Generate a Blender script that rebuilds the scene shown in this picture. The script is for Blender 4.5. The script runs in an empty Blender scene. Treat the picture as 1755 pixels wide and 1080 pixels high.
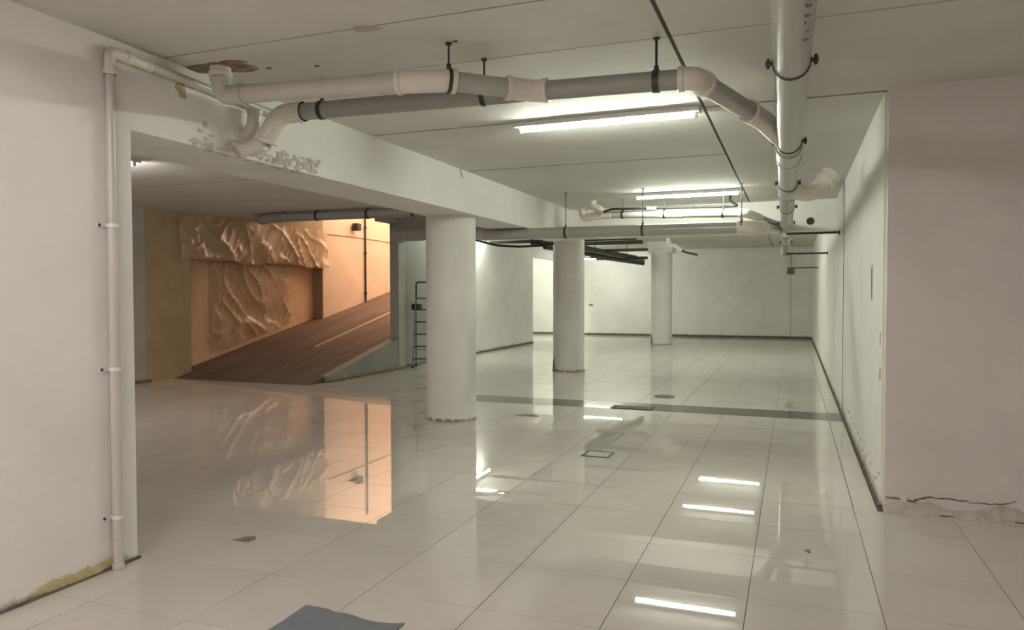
import bpy, bmesh, math, random
from mathutils import Vector, Matrix, noise
C = bpy.context.scene.collection
S = bpy.context.scene
random.seed(7)
PI = math.pi

# ------------------------------------------------------------------ camera
def cam_matrix(yaw, pitch, roll, loc):
    f = Vector((-math.sin(yaw)*math.cos(pitch), math.cos(yaw)*math.cos(pitch), math.sin(pitch)))
    r = Vector((math.cos(yaw), math.sin(yaw), 0)); u = r.cross(f)
    r2 = r*math.cos(roll)+u*math.sin(roll); u2 = -r*math.sin(roll)+u*math.cos(roll)
    m = Matrix((( r2.x, u2.x, -f.x, loc[0]), (r2.y, u2.y, -f.y, loc[1]), (r2.z, u2.z, -f.z, loc[2]), (0, 0, 0, 1)))
    return m
cd = bpy.data.cameras.new('camera'); cam = bpy.data.objects.new('camera', cd); C.objects.link(cam)
cam.matrix_world = cam_matrix(math.radians(20.962), math.radians(-1.651), math.radians(-0.106), (0, 0, 1.5))
cd.sensor_fit = 'HORIZONTAL'; cd.sensor_width = 36; cd.lens = 1258.97/1755*36
cd.clip_start = 0.05; cd.clip_end = 200
S.camera = cam

# ------------------------------------------------------------------ world and exposure
w = bpy.data.worlds.new('World'); S.world = w; w.use_nodes = True
bg = w.node_tree.nodes['Background']
bg.inputs[0].default_value = (1.0, 0.66, 0.45, 1); bg.inputs[1].default_value = 2.1
S.view_settings.view_transform = 'Standard'; S.view_settings.look = 'None'
S.view_settings.exposure = 1.48; S.view_settings.gamma = 1.0; S.view_settings.use_curve_mapping = False
TUBE = 72.0            # radiance of the fluorescent tubes
H = 2.889              # ceiling height of the near hall

# ------------------------------------------------------------------ materials
def new_mat(name):
    m = bpy.data.materials.new(name); m.use_nodes = True
    nt = m.node_tree; b = nt.nodes['Principled BSDF']
    return m, nt, b
def node(nt, t, **kw):
    n = nt.nodes.new(t)
    for k, v in kw.items():
        if k in n.inputs: n.inputs[k].default_value = v
        else: setattr(n, k, v)
    return n
def coords(nt, kind='Object'):
    if kind == 'World':
        return node(nt, 'ShaderNodeNewGeometry').outputs['Position']
    return node(nt, 'ShaderNodeTexCoord').outputs[kind]
def mat(name, col, rough=.6, col2=None, scale=3., bump=0., bscale=40., metal=0., spec=.5, dirt=None, detail=5., lo=.35, hi=.7, coat=0.):
    m, nt, b = new_mat(name)
    b.inputs['Roughness'].default_value = rough; b.inputs['Metallic'].default_value = metal
    b.inputs['Specular IOR Level'].default_value = spec
    b.inputs['Coat Weight'].default_value = coat
    b.inputs['Base Color'].default_value = (*col, 1)
    pos = coords(nt, 'World')
    if col2:
        n = node(nt, 'ShaderNodeTexNoise', Scale=scale, Detail=detail, Roughness=.6); nt.links.new(pos, n.inputs['Vector'])
        r = node(nt, 'ShaderNodeValToRGB'); r.color_ramp.elements[0].position = lo; r.color_ramp.elements[1].position = hi
        r.color_ramp.elements[0].color = (*col, 1); r.color_ramp.elements[1].color = (*col2, 1)
        nt.links.new(n.outputs['Fac'], r.inputs[0]); nt.links.new(r.outputs[0], b.inputs['Base Color'])
    if bump:
        n2 = node(nt, 'ShaderNodeTexNoise', Scale=bscale, Detail=4.); nt.links.new(pos, n2.inputs['Vector'])
        bp = node(nt, 'ShaderNodeBump', Strength=bump, Distance=.01); nt.links.new(n2.outputs['Fac'], bp.inputs['Height'])
        nt.links.new(bp.outputs[0], b.inputs['Normal'])
    return m

def plaster(name, col, col2, dirt_col=(.30, .24, .15), dirt_h=.10, blotch=None):
    """painted plaster with faint blotches and a band of dirt splashed along its foot"""
    m, nt, b = new_mat(name)
    b.inputs['Roughness'].default_value = .62
    b.inputs['Specular IOR Level'].default_value = .35
    pos = coords(nt, 'World')
    n = node(nt, 'ShaderNodeTexNoise', Scale=1.7, Detail=6., Roughness=.65); nt.links.new(pos, n.inputs['Vector'])
    r = node(nt, 'ShaderNodeValToRGB'); r.color_ramp.elements[0].position = .35; r.color_ramp.elements[1].position = .68
    r.color_ramp.elements[0].color = (*col, 1); r.color_ramp.elements[1].color = (*col2, 1)
    nt.links.new(n.outputs['Fac'], r.inputs[0])
    sp = node(nt, 'ShaderNodeSeparateXYZ'); nt.links.new(pos, sp.inputs[0])
    n3 = node(nt, 'ShaderNodeTexNoise', Scale=6., Detail=6., Roughness=.7); nt.links.new(pos, n3.inputs['Vector'])
    a = node(nt, 'ShaderNodeMath', operation='MULTIPLY'); nt.links.new(n3.outputs['Fac'], a.inputs[0]); a.inputs[1].default_value = dirt_h*3.2
    s = node(nt, 'ShaderNodeMath', operation='SUBTRACT'); nt.links.new(a.outputs[0], s.inputs[0]); nt.links.new(sp.outputs['Z'], s.inputs[1])
    mr = node(nt, 'ShaderNodeMapRange'); mr.inputs['From Min'].default_value = dirt_h*.55; mr.inputs['From Max'].default_value = dirt_h*1.6
    nt.links.new(s.outputs[0], mr.inputs['Value'])
    mx = node(nt, 'ShaderNodeMix', data_type='RGBA'); nt.links.new(mr.outputs[0], mx.inputs[0])
    nt.links.new(r.outputs[0], mx.inputs[6]); mx.inputs[7].default_value = (*dirt_col, 1)
    nt.links.new(mx.outputs[2], b.inputs['Base Color'])
    n2 = node(nt, 'ShaderNodeTexNoise', Scale=9., Detail=8., Roughness=.7); nt.links.new(pos, n2.inputs['Vector'])
    bp = node(nt, 'ShaderNodeBump', Strength=.25, Distance=.012); nt.links.new(n2.outputs['Fac'], bp.inputs['Height'])
    nt.links.new(bp.outputs[0], b.inputs['Normal'])
    return m

WHITE = (.82, .80, .77); WHITE2 = (.75, .73, .69)
M = {}
M['wall'] = plaster('wall_paint', WHITE, WHITE2)
M['pillar'] = plaster('pillar_paint', (.83, .79, .77), (.77, .73, .70), dirt_h=.05)
M['pillar_grey_dimmed'] = plaster('dimmed_grey_pillar_paint', (.71, .665, .635), (.65, .61, .58), dirt_h=.05)  # greyer than the left pillar, partly standing in for weaker light
M['column'] = plaster('column_paint', (.76, .745, .70), (.68, .665, .62), dirt_h=.03)
M['ceiling'] = mat('ceiling_paint', (.68, .665, .625), .75, (.61, .595, .55), 1.1, .15, 14.)
M['slab'] = mat('bare_concrete_joint', (.10, .09, .07), .9)
M['grey_wall'] = plaster('grey_plaster', (.45, .43, .40), (.36, .34, .31))
M['tan'] = mat('tan_plaster', (.43, .325, .19), .7, (.35, .265, .15), 2.2, .3, 10.)
M['tan_brightened'] = mat('brightened_orange_tan', (.72, .50, .33), .7, (.62, .42, .27), 2.2, .3, 10.)  # tan lightened for the recess, making up for light it lacks
M['peach'] = mat('cream_ramp_paint', (.74, .60, .46), .7, (.66, .52, .40), 1.3, .25, 12.)
M['grout'] = mat('grout', (.045, .038, .03), .9, (.14, .12, .095), 1.6)
M['gap'] = mat('dark_joint_filler', (.09, .08, .06), .9, (.2, .18, .14), 5.)
M['strip'] = mat('grey_strip_stone', (.115, .11, .085), .09, (.09, .085, .068), 6., spec=.25)
M['pipe_grey'] = mat('grey_plastic_pipe', (.47, .455, .42), .34, (.41, .40, .365), 4.)
M['pipe_dark'] = mat('dark_grey_plastic_pipe', (.34, .335, .305), .40, (.29, .285, .26), 5.)
M['pipe_light'] = mat('pale_plastic_pipe', (.56, .53, .49), .32, (.51, .48, .44), 4.)
M['pipe_main'] = mat('light_grey_glossy_pipe', (.43, .43, .40), .30, (.39, .39, .36), 4.)
M['pipe_low'] = mat('low_grey_glossy_pipe', (.40, .39, .36), .16, (.36, .35, .32), 4.)
M['fitting'] = mat('cream_plastic_fitting', (.74, .69, .61), .33, (.70, .64, .56), 6.)
M['steel'] = mat('dark_steel', (.055, .052, .045), .45, metal=.4)
M['black'] = mat('black_rubber', (.014, .013, .012), .5)
M['alu'] = mat('aluminium', (.20, .20, .19), .35, metal=.9)
M['lamp_body'] = mat('white_enamel', (.75, .75, .73), .35)
M['mat'] = mat('blue_grey_cardboard', (.135, .145, .165), .75, (.165, .17, .185), 9., .2, 60.)
M['brown'] = mat('broken_plaster', (.17, .115, .065), .9, (.36, .29, .21), 14., .8, 30.)
M['stain'] = mat('damp_stain', (.40, .345, .285), .85, (.50, .45, .39), 12.)
M['rough_plaster'] = mat('rough_plaster', (.62, .59, .53), .85, (.46, .43, .37), 16., 1., 26.)
M['yellow'] = mat('yellowed_plaster', (.52, .46, .26), .7, (.40, .34, .16), 25.)
M['debris'] = mat('dark_residue', (.11, .10, .075), .6, (.22, .20, .16), 20.)
M['cover'] = mat('cast_cover', (.38, .37, .32), .35, (.10, .095, .08), 18., metal=.2)
M['dirt_base'] = mat('dirty_mortar', (.30, .25, .17), .9, (.60, .56, .47), 16., .8, 40., lo=.42, hi=.6)
M['ramp_line'] = mat('pale_concrete_joint', (.42, .34, .26), .8)
M['print'] = mat('grey_ink', (.13, .13, .115), .6)

def tile_material():
    m, nt, b = new_mat('polished_porcelain'); nt.nodes.remove(b)
    pos = coords(nt, 'World')
    dv = node(nt, 'ShaderNodeVectorMath', operation='MULTIPLY'); nt.links.new(pos, dv.inputs[0]); dv.inputs[1].default_value = (1/.6, 1/.6, 0)
    of = node(nt, 'ShaderNodeVectorMath', operation='ADD'); nt.links.new(dv.outputs[0], of.inputs[0]); of.inputs[1].default_value = (.33, .708, 0)
    fl = node(nt, 'ShaderNodeVectorMath', operation='FLOOR'); nt.links.new(of.outputs[0], fl.inputs[0])
    wn = node(nt, 'ShaderNodeTexWhiteNoise', noise_dimensions='2D'); nt.links.new(fl.outputs[0], wn.inputs['Vector'])
    n = node(nt, 'ShaderNodeTexNoise', Scale=1.1, Detail=5., Roughness=.6); nt.links.new(pos, n.inputs['Vector'])
    ad = node(nt, 'ShaderNodeMath', operation='MULTIPLY_ADD'); nt.links.new(wn.outputs['Value'], ad.inputs[0]); ad.inputs[1].default_value = .22
    nt.links.new(n.outputs['Fac'], ad.inputs[2])
    r = node(nt, 'ShaderNodeValToRGB'); r.color_ramp.elements[0].position = .35; r.color_ramp.elements[1].position = .85
    r.color_ramp.elements[0].color = (.565, .53, .48, 1); r.color_ramp.elements[1].color = (.645, .61, .55, 1)
    nt.links.new(ad.outputs[0], r.inputs[0])
    # smears of dried dirt
    n2 = node(nt, 'ShaderNodeTexNoise', Scale=.8, Detail=8., Roughness=.72); nt.links.new(pos, n2.inputs['Vector'])
    r2 = node(nt, 'ShaderNodeValToRGB'); r2.color_ramp.elements[0].position = .56; r2.color_ramp.elements[1].position = .78
    r2.color_ramp.elements[0].color = (0, 0, 0, 1); r2.color_ramp.elements[1].color = (.5, .5, .5, 1)
    nt.links.new(n2.outputs['Fac'], r2.inputs[0])
    mx = node(nt, 'ShaderNodeMix', data_type='RGBA'); nt.links.new(r2.outputs[0], mx.inputs[0]); nt.links.new(r.outputs[0], mx.inputs[6])
    mx.inputs[7].default_value = (.42, .38, .31, 1)
    df = node(nt, 'ShaderNodeBsdfDiffuse'); gl = node(nt, 'ShaderNodeBsdfGlossy'); gl.inputs['Color'].default_value = (1, 1, 1, 1)
    nt.links.new(mx.outputs[2], df.inputs['Color'])
    rr = node(nt, 'ShaderNodeMapRange'); nt.links.new(n2.outputs['Fac'], rr.inputs['Value'])
    rr.inputs['From Min'].default_value = .4; rr.inputs['From Max'].default_value = .8; rr.inputs['To Min'].default_value = .008; rr.inputs['To Max'].default_value = .03
    nt.links.new(rr.outputs[0], gl.inputs['Roughness'])
    fr = node(nt, 'ShaderNodeFresnel', IOR=1.75)
    mn = node(nt, 'ShaderNodeMath', operation='MINIMUM'); nt.links.new(fr.outputs[0], mn.inputs[0]); mn.inputs[1].default_value = .55
    ms = node(nt, 'ShaderNodeMixShader'); nt.links.new(mn.outputs[0], ms.inputs[0]); nt.links.new(df.outputs[0], ms.inputs[1]); nt.links.new(gl.outputs[0], ms.inputs[2])
    nt.links.new(ms.outputs[0], nt.nodes['Material Output'].inputs['Surface'])
    return m
M['tile'] = tile_material()

def ramp_material():
    m, nt, b = new_mat('brushed_ramp_concrete')
    b.inputs['Roughness'].default_value = .75
    pos = coords(nt, 'World')
    mp = node(nt, 'ShaderNodeMapping'); nt.links.new(pos, mp.inputs['Vector']); mp.inputs['Scale'].default_value = (6, .35, .35)
    n = node(nt, 'ShaderNodeTexNoise', Scale=1.2, Detail=6., Roughness=.7); nt.links.new(mp.outputs[0], n.inputs['Vector'])
    r = node(nt, 'ShaderNodeValToRGB'); r.color_ramp.elements[0].position = .3; r.color_ramp.elements[1].position = .75
    r.color_ramp.elements[0].color = (.075, .05, .036, 1); r.color_ramp.elements[1].color = (.20, .135, .098, 1)
    nt.links.new(n.outputs['Fac'], r.inputs[0]); nt.links.new(r.outputs[0], b.inputs['Base Color'])
    wv = node(nt, 'ShaderNodeTexWave', Scale=5., Distortion=1.5); nt.links.new(pos, wv.inputs['Vector']); wv.bands_direction = 'Y'
    bp = node(nt, 'ShaderNodeBump', Strength=.4, Distance=.015); nt.links.new(wv.outputs['Fac'], bp.inputs['Height'])
    nt.links.new(bp.outputs[0], b.inputs['Normal'])
    return m
M['ramp'] = ramp_material()

def film_material():
    m, nt, b = new_mat('clear_plastic_film')
    b.inputs['Base Color'].default_value = (.60, .45, .31, 1); b.inputs['Roughness'].default_value = .22
    b.inputs['Specular IOR Level'].default_value = .7
    t = node(nt, 'ShaderNodeBsdfTransparent'); t.inputs[0].default_value = (.95, .9, .82, 1)
    mx = node(nt, 'ShaderNodeMixShader'); mx.inputs[0].default_value = .62
    nt.links.new(t.outputs[0], mx.inputs[1]); nt.links.new(b.outputs[0], mx.inputs[2])
    nt.links.new(mx.outputs[0], nt.nodes['Material Output'].inputs['Surface'])
    return m
M['film'] = film_material()
M['dark_grey'] = plaster('dark_grey_plaster', (.32, .32, .29), (.26, .26, .235))  # darker grey for the kerb and the near inner wall

def emit_material(name, col, s):
    m, nt, b = new_mat(name)
    b.inputs['Base Color'].default_value = (.8, .8, .8, 1)
    b.inputs['Emission Color'].default_value = (*col, 1); b.inputs['Emission Strength'].default_value = s
    return m
M['tube'] = emit_material('lit_tube', (.95, 1.0, .85), TUBE)
M['tube_warm'] = emit_material('lit_tube_neutral', (1.0, .915, .89), TUBE)

# ------------------------------------------------------------------ mesh helpers
WORLD = {}            # object -> the world point its meshes are measured from
def tag(o, label=None, cat=None, group=None, kind=None):
    if label: o['label'] = label
    if cat: o['category'] = cat
    if group: o['group'] = group
    if kind: o['kind'] = kind
    return o
def thing(name, label, cat, loc, group=None, kind=None):
    o = bpy.data.objects.new(name, None); C.objects.link(o); o.location = loc; o.empty_display_size = .1
    WORLD[o.name] = Vector(loc)
    return tag(o, label, cat, group, kind)
def obj(name, bm, m, parent=None, smooth=True, base=None, ang=40):
    """link a bmesh given in world coordinates as one mesh object; top-level ones get their origin at `base`"""
    off = WORLD[parent.name] if parent is not None else Vector(base or (0, 0, 0))
    if off.length: bmesh.ops.translate(bm, vec=-off, verts=bm.verts)
    me = bpy.data.meshes.new(name); bm.to_mesh(me); bm.free()
    if smooth:
        me.polygons.foreach_set('use_smooth', [True]*len(me.polygons))
        me.set_sharp_from_angle(angle=math.radians(ang))
    me.materials.append(m if not isinstance(m, str) else M[m])
    o = bpy.data.objects.new(name, me); C.objects.link(o)
    if parent is not None: o.parent = parent
    else: o.location = off
    WORLD[o.name] = off.copy()
    return o
def BM(): return bmesh.new()
def box(bm, x0, x1, y0, y1, z0, z1, bev=0.):
    r = bmesh.ops.create_cube(bm, size=1)
    for v in r['verts']:
        v.co = Vector((x0+(v.co.x+.5)*(x1-x0), y0+(v.co.y+.5)*(y1-y0), z0+(v.co.z+.5)*(z1-z0)))
    if bev:
        es = list({e for v in r['verts'] for e in v.link_edges})
        bmesh.ops.bevel(bm, geom=es, offset=bev, segments=1, affect='EDGES')
    return bm
def fillet(pts, r, n=6):
    """round the inner corners of a polyline"""
    pts = [Vector(p) for p in pts]; out = [pts[0]]
    for i in range(1, len(pts)-1):
        a, b, c = pts[i-1], pts[i], pts[i+1]
        d1 = (a-b).normalized(); d2 = (c-b).normalized()
        ang = d1.angle(d2)
        if ang > PI-.02: out.append(b); continue
        t = min(r/math.tan(ang/2), (a-b).length*.49, (c-b).length*.49)
        p0 = b+d1*t; p1 = b+d2*t
        for k in range(n+1):
            u = k/n; out.append(p0*(1-u)**2+b*2*u*(1-u)+p1*u*u)
    out.append(pts[-1]); return out
def sweep(bm, pts, r, seg=14, caps=True, hollow=0.):
    """tube along a polyline; r is one radius or a list"""
    pts = [Vector(p) for p in pts]; n = len(pts)
    R = r if isinstance(r, (list, tuple)) else [r]*n
    rings = []; up = None
    for i, p in enumerate(pts):
        d = (pts[min(i+1, n-1)]-pts[max(i-1, 0)]).normalized()
        if up is None:
            up = Vector((0, 0, 1)) if abs(d.z) < .9 else Vector((1, 0, 0))
        u = (up-d*up.dot(d)).normalized(); v = d.cross(u); up = u
        k = 1.
        if 0 < i < n-1:
            a = (pts[i]-pts[i-1]).normalized().angle((pts[i+1]-pts[i]).normalized()); k = 1/max(.5, math.cos(a/2))
        rings.append([bm.verts.new(p+(u*math.cos(t)+v*math.sin(t))*R[i]) for t in [2*PI*j/seg for j in range(seg)]])
    for a, b in zip(rings, rings[1:]):
        for j in range(seg):
            bm.faces.new((a[j], a[(j+1) % seg], b[(j+1) % seg], b[j]))
    if caps:
        if hollow:
            d = (pts[-1]-pts[-2]).normalized()
            inn = [bm.verts.new(pts[-1]+(v.co-pts[-1])*hollow) for v in rings[-1]]
            dee = [bm.verts.new(pts[-1]+(v.co-pts[-1])*hollow-d*.06) for v in rings[-1]]
            for j in range(seg):
                bm.faces.new((rings[-1][j], rings[-1][(j+1) % seg], inn[(j+1) % seg], inn[j]))
                bm.faces.new((inn[j], inn[(j+1) % seg], dee[(j+1) % seg], dee[j]))
            bm.faces.new(dee)
        else: bm.faces.new(rings[-1])
        bm.faces.new(rings[0][::-1])
    bmesh.ops.recalc_face_normals(bm, faces=bm.faces[:])
    return bm
def lerp(a, b, t): return Vector(a)*(1-t)+Vector(b)*t
def pipe(parent, a, b, r, m='pipe_grey', name='pipe', seg=18):
    return obj(name, sweep(BM(), [a, b], r, seg), m, parent)
def fitting(parent, pts, r, name='elbow', m='fitting', bend=.12, lip=.007, seg=18):
    """a bend or sleeve: the body, and a thicker socket lip at both ends"""
    p = fillet(pts, bend) if len(pts) > 2 else [Vector(q) for q in pts]
    bm = sweep(BM(), p, r, seg)
    for e, q in ((p[0], p[1]), (p[-1], p[-2])):
        d = (q-e).normalized()
        sweep(bm, [e, e+d*.004, e+d*.030, e+d*.034], [r+.001, r+lip, r+lip, r+.001], seg)
    return obj(name, bm, m, parent)
def ring_band(bm, c, d, r, width=.03, th=.004, seg=20, a0=0., a1=2*PI):
    d = Vector(d).normalized(); up = Vector((0, 0, 1)) if abs(d.z) < .9 else Vector((1, 0, 0))
    u = (up-d*up.dot(d)).normalized(); v = d.cross(u); c = Vector(c)
    full = abs(a1-a0-2*PI) < 1e-3
    n = seg if full else seg+1
    rows = []
    for k in range(n):
        t = a0+(a1-a0)*k/seg; e = u*math.cos(t)+v*math.sin(t)
        rows.append([bm.verts.new(c+e*rr+d*s) for rr, s in ((r, -width/2), (r+th, -width/2), (r+th, width/2), (r, width/2))])
    for k in range(n if full else n-1):
        a, b = rows[k], rows[(k+1) % n]
        for j in range(4): bm.faces.new((a[j], a[(j+1) % 4], b[(j+1) % 4], b[j]))
    if not full:
        bm.faces.new(rows[0][::-1]); bm.faces.new(rows[-1])
    bmesh.ops.recalc_face_normals(bm, faces=bm.faces[:])
    return bm
def hanger(parent, c, d, r, top=H, side=False, width=.03, rod_r=.006):
    """pipe clamp: threaded rod (the part) with strap and bolts as sub-parts"""
    c = Vector(c); d = Vector(d).normalized()
    bm = sweep(BM(), [(c.x, c.y, c.z+r), (c.x, c.y, top+.001)], rod_r, 8)
    sweep(bm, [(c.x, c.y, top-.012), (c.x, c.y, top-.001)], .018, 10)
    h = obj('hanger', bm, 'steel', parent)
    obj('strap', ring_band(BM(), c, d, r+.001, width, .005), 'steel', h)
    s = Vector((0, 0, 1)).cross(d).normalized()
    if side:
        for q in (-1, 1):
            e = c+s*q*(r+.004)
            b = sweep(BM(), [e, e+s*q*.030], .011, 8)
            sweep(b, [e+s*q*.018+Vector((0, 0, -.022)), e+s*q*.018+Vector((0, 0, .022))], .008, 8)
            obj('bolt', b, 'steel', h)
    else:
        b = sweep(BM(), [c+Vector((0, 0, r)), c+Vector((0, 0, r+.028))], .014, 6)
        obj('nut', b, 'steel', h)
    return h
def patch(bm, c, rx, ry, th, axis='z', seed=0, n=22, rough=.35, sign=1):
    """an irregular flat lump lying on a surface; axis = the surface normal"""
    rnd = random.Random(seed); pts = []
    ph = [rnd.uniform(0, 6) for _ in range(4)]
    for k in range(n):
        t = 2*PI*k/n
        q = 1+rough*(.5*math.sin(2*t+ph[0])+.35*math.sin(3*t+ph[1])+.25*math.sin(5*t+ph[2]))
        q *= rnd.uniform(.9, 1.1)
        pts.append((math.cos(t)*rx*q, math.sin(t)*ry*q))
    def P(u, v, h):
        if axis == 'z': return Vector((c[0]+u, c[1]+v, c[2]+sign*h))
        if axis == 'x': return Vector((c[0]+sign*h, c[1]+u, c[2]+v))
        return Vector((c[0]+u, c[1]+sign*h, c[2]+v))
    a = [bm.verts.new(P(u, v, 0)) for u, v in pts]
    b = [bm.verts.new(P(u*.88, v*.88, th*rnd.uniform(.6, 1))) for u, v in pts]
    o = bm.verts.new(P(0, 0, th))
    for k in range(n):
        bm.faces.new((a[k], a[(k+1) % n], b[(k+1) % n], b[k])); bm.faces.new((b[k], b[(k+1) % n], o))
    bm.faces.new(a[::-1]); bmesh.ops.recalc_face_normals(bm, faces=bm.faces[:])
    return bm
def structure(name, bm, m, label=None, parent=None, smooth=False):
    o = obj(name, bm, m, parent, smooth=smooth)
    if parent is None: o['kind'] = 'structure'
    if label: o['label'] = label
    return o
def copy_tree(o, parent=None):
    c = o.copy(); C.objects.link(c)
    if parent is not None: c.parent = parent
    for ch in list(o.children): copy_tree(ch, c)
    return c

# ------------------------------------------------------------------ floor: grout bed and porcelain tiles
XR, YB = .58, 26.0                        # right wall face, back wall face
XL = -3.47                                # face of the left pillar and of the long beam
XW = -7.40                                # face of the inner left wall beside the ramp
XT = -10.30                               # face of the tan wall along the ramp
bed = BM(); box(bed, -10.6, 2.6, -5.2, 26.3, -.2, -.0025)
floor = structure('floor', bed, 'grout')
def tile_bm():
    bm = BM(); h = .2981
    lo = [bm.verts.new((sx*h, sy*h, -.0125)) for sx, sy in ((-1, -1), (1, -1), (1, 1), (-1, 1))]
    hi = [bm.verts.new((sx*h, sy*h, 0)) for sx, sy in ((-1, -1), (1, -1), (1, 1), (-1, 1))]
    for k in range(4):
        j = (k+1) % 4
        bm.faces.new((lo[k], lo[j], hi[j], hi[k]))
    bm.faces.new(hi)
    return bm
tile_mesh = bpy.data.meshes.new('tile'); b_ = tile_bm(); b_.to_mesh(tile_mesh); b_.free(); tile_mesh.materials.append(M['tile'])
cam_inv = cam.matrix_world.inverted()
def in_view(x, y, z=0, pad=.06):
    p = cam_inv @ Vector((x, y, z))
    if p.z > -.3: return False
    u = 1258.97*p.x/-p.z+877.5; v = -1258.97*p.y/-p.z+540
    return -1755*pad < u < 1755*(1+pad) and v < 1080*(1+pad)
def on_floor(x, y):
    """which tile centres carry a whole tile"""
    if y < -5 or y > 25.95: return False
    if x > 2.3: return False
    if x > .58 and y > 5.575: return False
    if x < XL-.3 and y < 2.9: return x < -4.1 and y > 2.3
    if x < -7.1 and y > 10.3 and y < 21.1: return False
    if x < -10.25: return False
    if y > 21 and x < -9.4: return False
    return True
Y_S0, Y_S1 = 9.375, 9.975                 # the dark strip takes one row of tiles
cells = []
for i in range(-18, 5):
    for j in range(-16, 37):
        x = .402-.3-.6*(-i) if False else -.198+.3+.6*i; y = 4.375+.3+.6*j
        if not on_floor(x, y): continue
        if abs(y-(Y_S0+.3)) < .05 and x > -4.5: continue
        cells.append((x, y))
vis = sorted([c for c in cells if in_view(*c) and not (c[0] < XL-.3 and c[1]/abs(c[0]) < .86)], key=lambda c: c[0]**2+c[1]**2)
near = set(vis[:298])
for x, y in sorted(near):
    o = bpy.data.objects.new('tile', tile_mesh); C.objects.link(o); o.parent = floor; o.location = (x, y, 0)
rest = BM()
for x, y in cells:
    if (x, y) in near: continue
    t = tile_bm(); bmesh.ops.translate(t, vec=(x, y, 0), verts=t.verts)
    tmp = bpy.data.meshes.new('t'); t.to_mesh(tmp); t.free(); rest.from_mesh(tmp); bpy.data.meshes.remove(tmp)
rt = obj('distant_tiles', rest, 'tile', floor, smooth=False); rt['kind'] = 'stuff'; rt['label'] = 'polished cream floor tiles at the far end of the hall'
# tile cut-offs along the walls: plain filler of the same porcelain, one per edge
def edge_tile(x0, x1, y0, y1):
    obj('edge_tile', box(BM(), x0, x1, y0, y1, -.012, -.0002), 'tile', floor, smooth=False)
edge_tile(.406, .552, -5, 9.37); edge_tile(.406, .552, 9.98, 25.95)
edge_tile(-7.08, -7.0, 10.0, 10.1)
st = BM()
for k in range(8):
    box(st, -4.398+k*.61875+.002, -4.398+(k+1)*.61875-.002, Y_S0+.002, Y_S1-.002, -.012, .0005)
sp = obj('dark_strip', st, 'strip', floor, smooth=False); sp['label'] = 'dark grey polished strip crossing the cream tiles'

# ------------------------------------------------------------------ walls
structure('wall_right', box(BM(), XR, XR+.25, 5.7, 26.3, 0, 3.2), 'wall', 'long white plastered wall running to the back of the hall')
structure('wall_right_pillar', box(BM(), XR+.012, 2.6, 5.575, 5.95, 0, H+.1), 'pillar_grey_dimmed', 'grey-white plastered pillar face with a crumbling foot')
structure('wall_near_right', box(BM(), 2.4, 2.6, -5.2, 5.6, 0, H+.1), 'wall')
structure('wall_rear', box(BM(), -4.2, 2.6, -5.2, -5.0, 0, H+.1), 'wall')
structure('wall_left_pillar', box(BM(), -4.1, XL, -5.2, 3.10, 0, 3.2), 'pillar', 'white plastered pillar carrying a thin downpipe')
structure('wall_bay_near', box(BM(), -10.6, -4.05, 2.0, 2.2, 0, 3.2), 'grey_wall')
structure('wall_back', box(BM(), -9.7, XR+.25, YB, YB+.25, 0, 3.3), 'wall', 'white back wall closing the hall')
structure('wall_side_room', box(BM(), -9.75, -9.5, 21.0, 26.2, 0, 3.3), 'wall')
# inner left wall with its square end pillar
structure('wall_inner_near', box(BM(), XW-.22, XW, 13.05, 15.4, 0, 4.3), 'dark_grey', 'grey wall behind the stepladder')
structure('wall_inner_left', box(BM(), XW-.22, XW, 15.4, 21.1, 0, 4.3), 'wall', 'white wall between the hall and the ramp')
structure('wall_inner_pillar', box(BM(), XW-.14, XW+.06, 12.86, 13.10, 0, 3.2), 'grey_wall', 'narrow grey pillar where the ramp wall ends')
structure('wall_side_room_near', box(BM(), -10.9, XW-.2, 20.95, 21.1, 0, 3.9), 'wall')
structure('wall_opening_lintel', box(BM(), XW-.22, XW, 21.1, 26.1, 2.62, 3.3), 'wall', 'white lintel over the bright side opening')
# low wedge of wall holding the ramp on the hall side
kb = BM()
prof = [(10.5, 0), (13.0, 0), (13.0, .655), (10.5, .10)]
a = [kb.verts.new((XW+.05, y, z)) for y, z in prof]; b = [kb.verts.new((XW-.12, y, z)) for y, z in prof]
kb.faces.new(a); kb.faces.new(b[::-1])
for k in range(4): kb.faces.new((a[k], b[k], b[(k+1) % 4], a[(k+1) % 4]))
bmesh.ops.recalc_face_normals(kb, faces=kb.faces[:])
structure('wall_ramp_kerb', kb, 'dark_grey', 'low grey wedge of wall along the foot of the ramp')

# tan wall along the ramp with a recess under a bulkhead
RY0, RSL = 10.05, .2085                   # ramp foot and slope
def rz(y): return max(0, (y-RY0)*RSL)
structure('wall_ramp_grey', box(BM(), -10.6, XT+.03, 2.0, 9.42, 0, 3.2), 'grey_wall')
tw = BM(); box(tw, -10.9, XT, 9.42, 10.45, 0, 4.3)
structure('wall_ramp_tan', tw, 'tan', 'tan plastered wall at the foot of the ramp')
NZ = 2.15
structure('wall_ramp_recess', box(BM(), -10.9, XT-.27, 10.45, 14.52, 0, NZ+.02), 'tan_brightened')
structure('wall_ramp_bulkhead', box(BM(), -10.9, XT, 10.45, 14.52, NZ, 4.3), 'tan', 'tan bulkhead hanging over the recess beside the ramp')
structure('wall_recess_end', box(BM(), -10.6, XT-.002, 14.49, 14.53, 0, NZ+.01), 'tan')
structure('wall_ramp_cream', box(BM(), -10.9, XT, 14.52, 20.95, 0, 6.5), 'peach', 'peach-lit painted wall beside the upper ramp')

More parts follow.
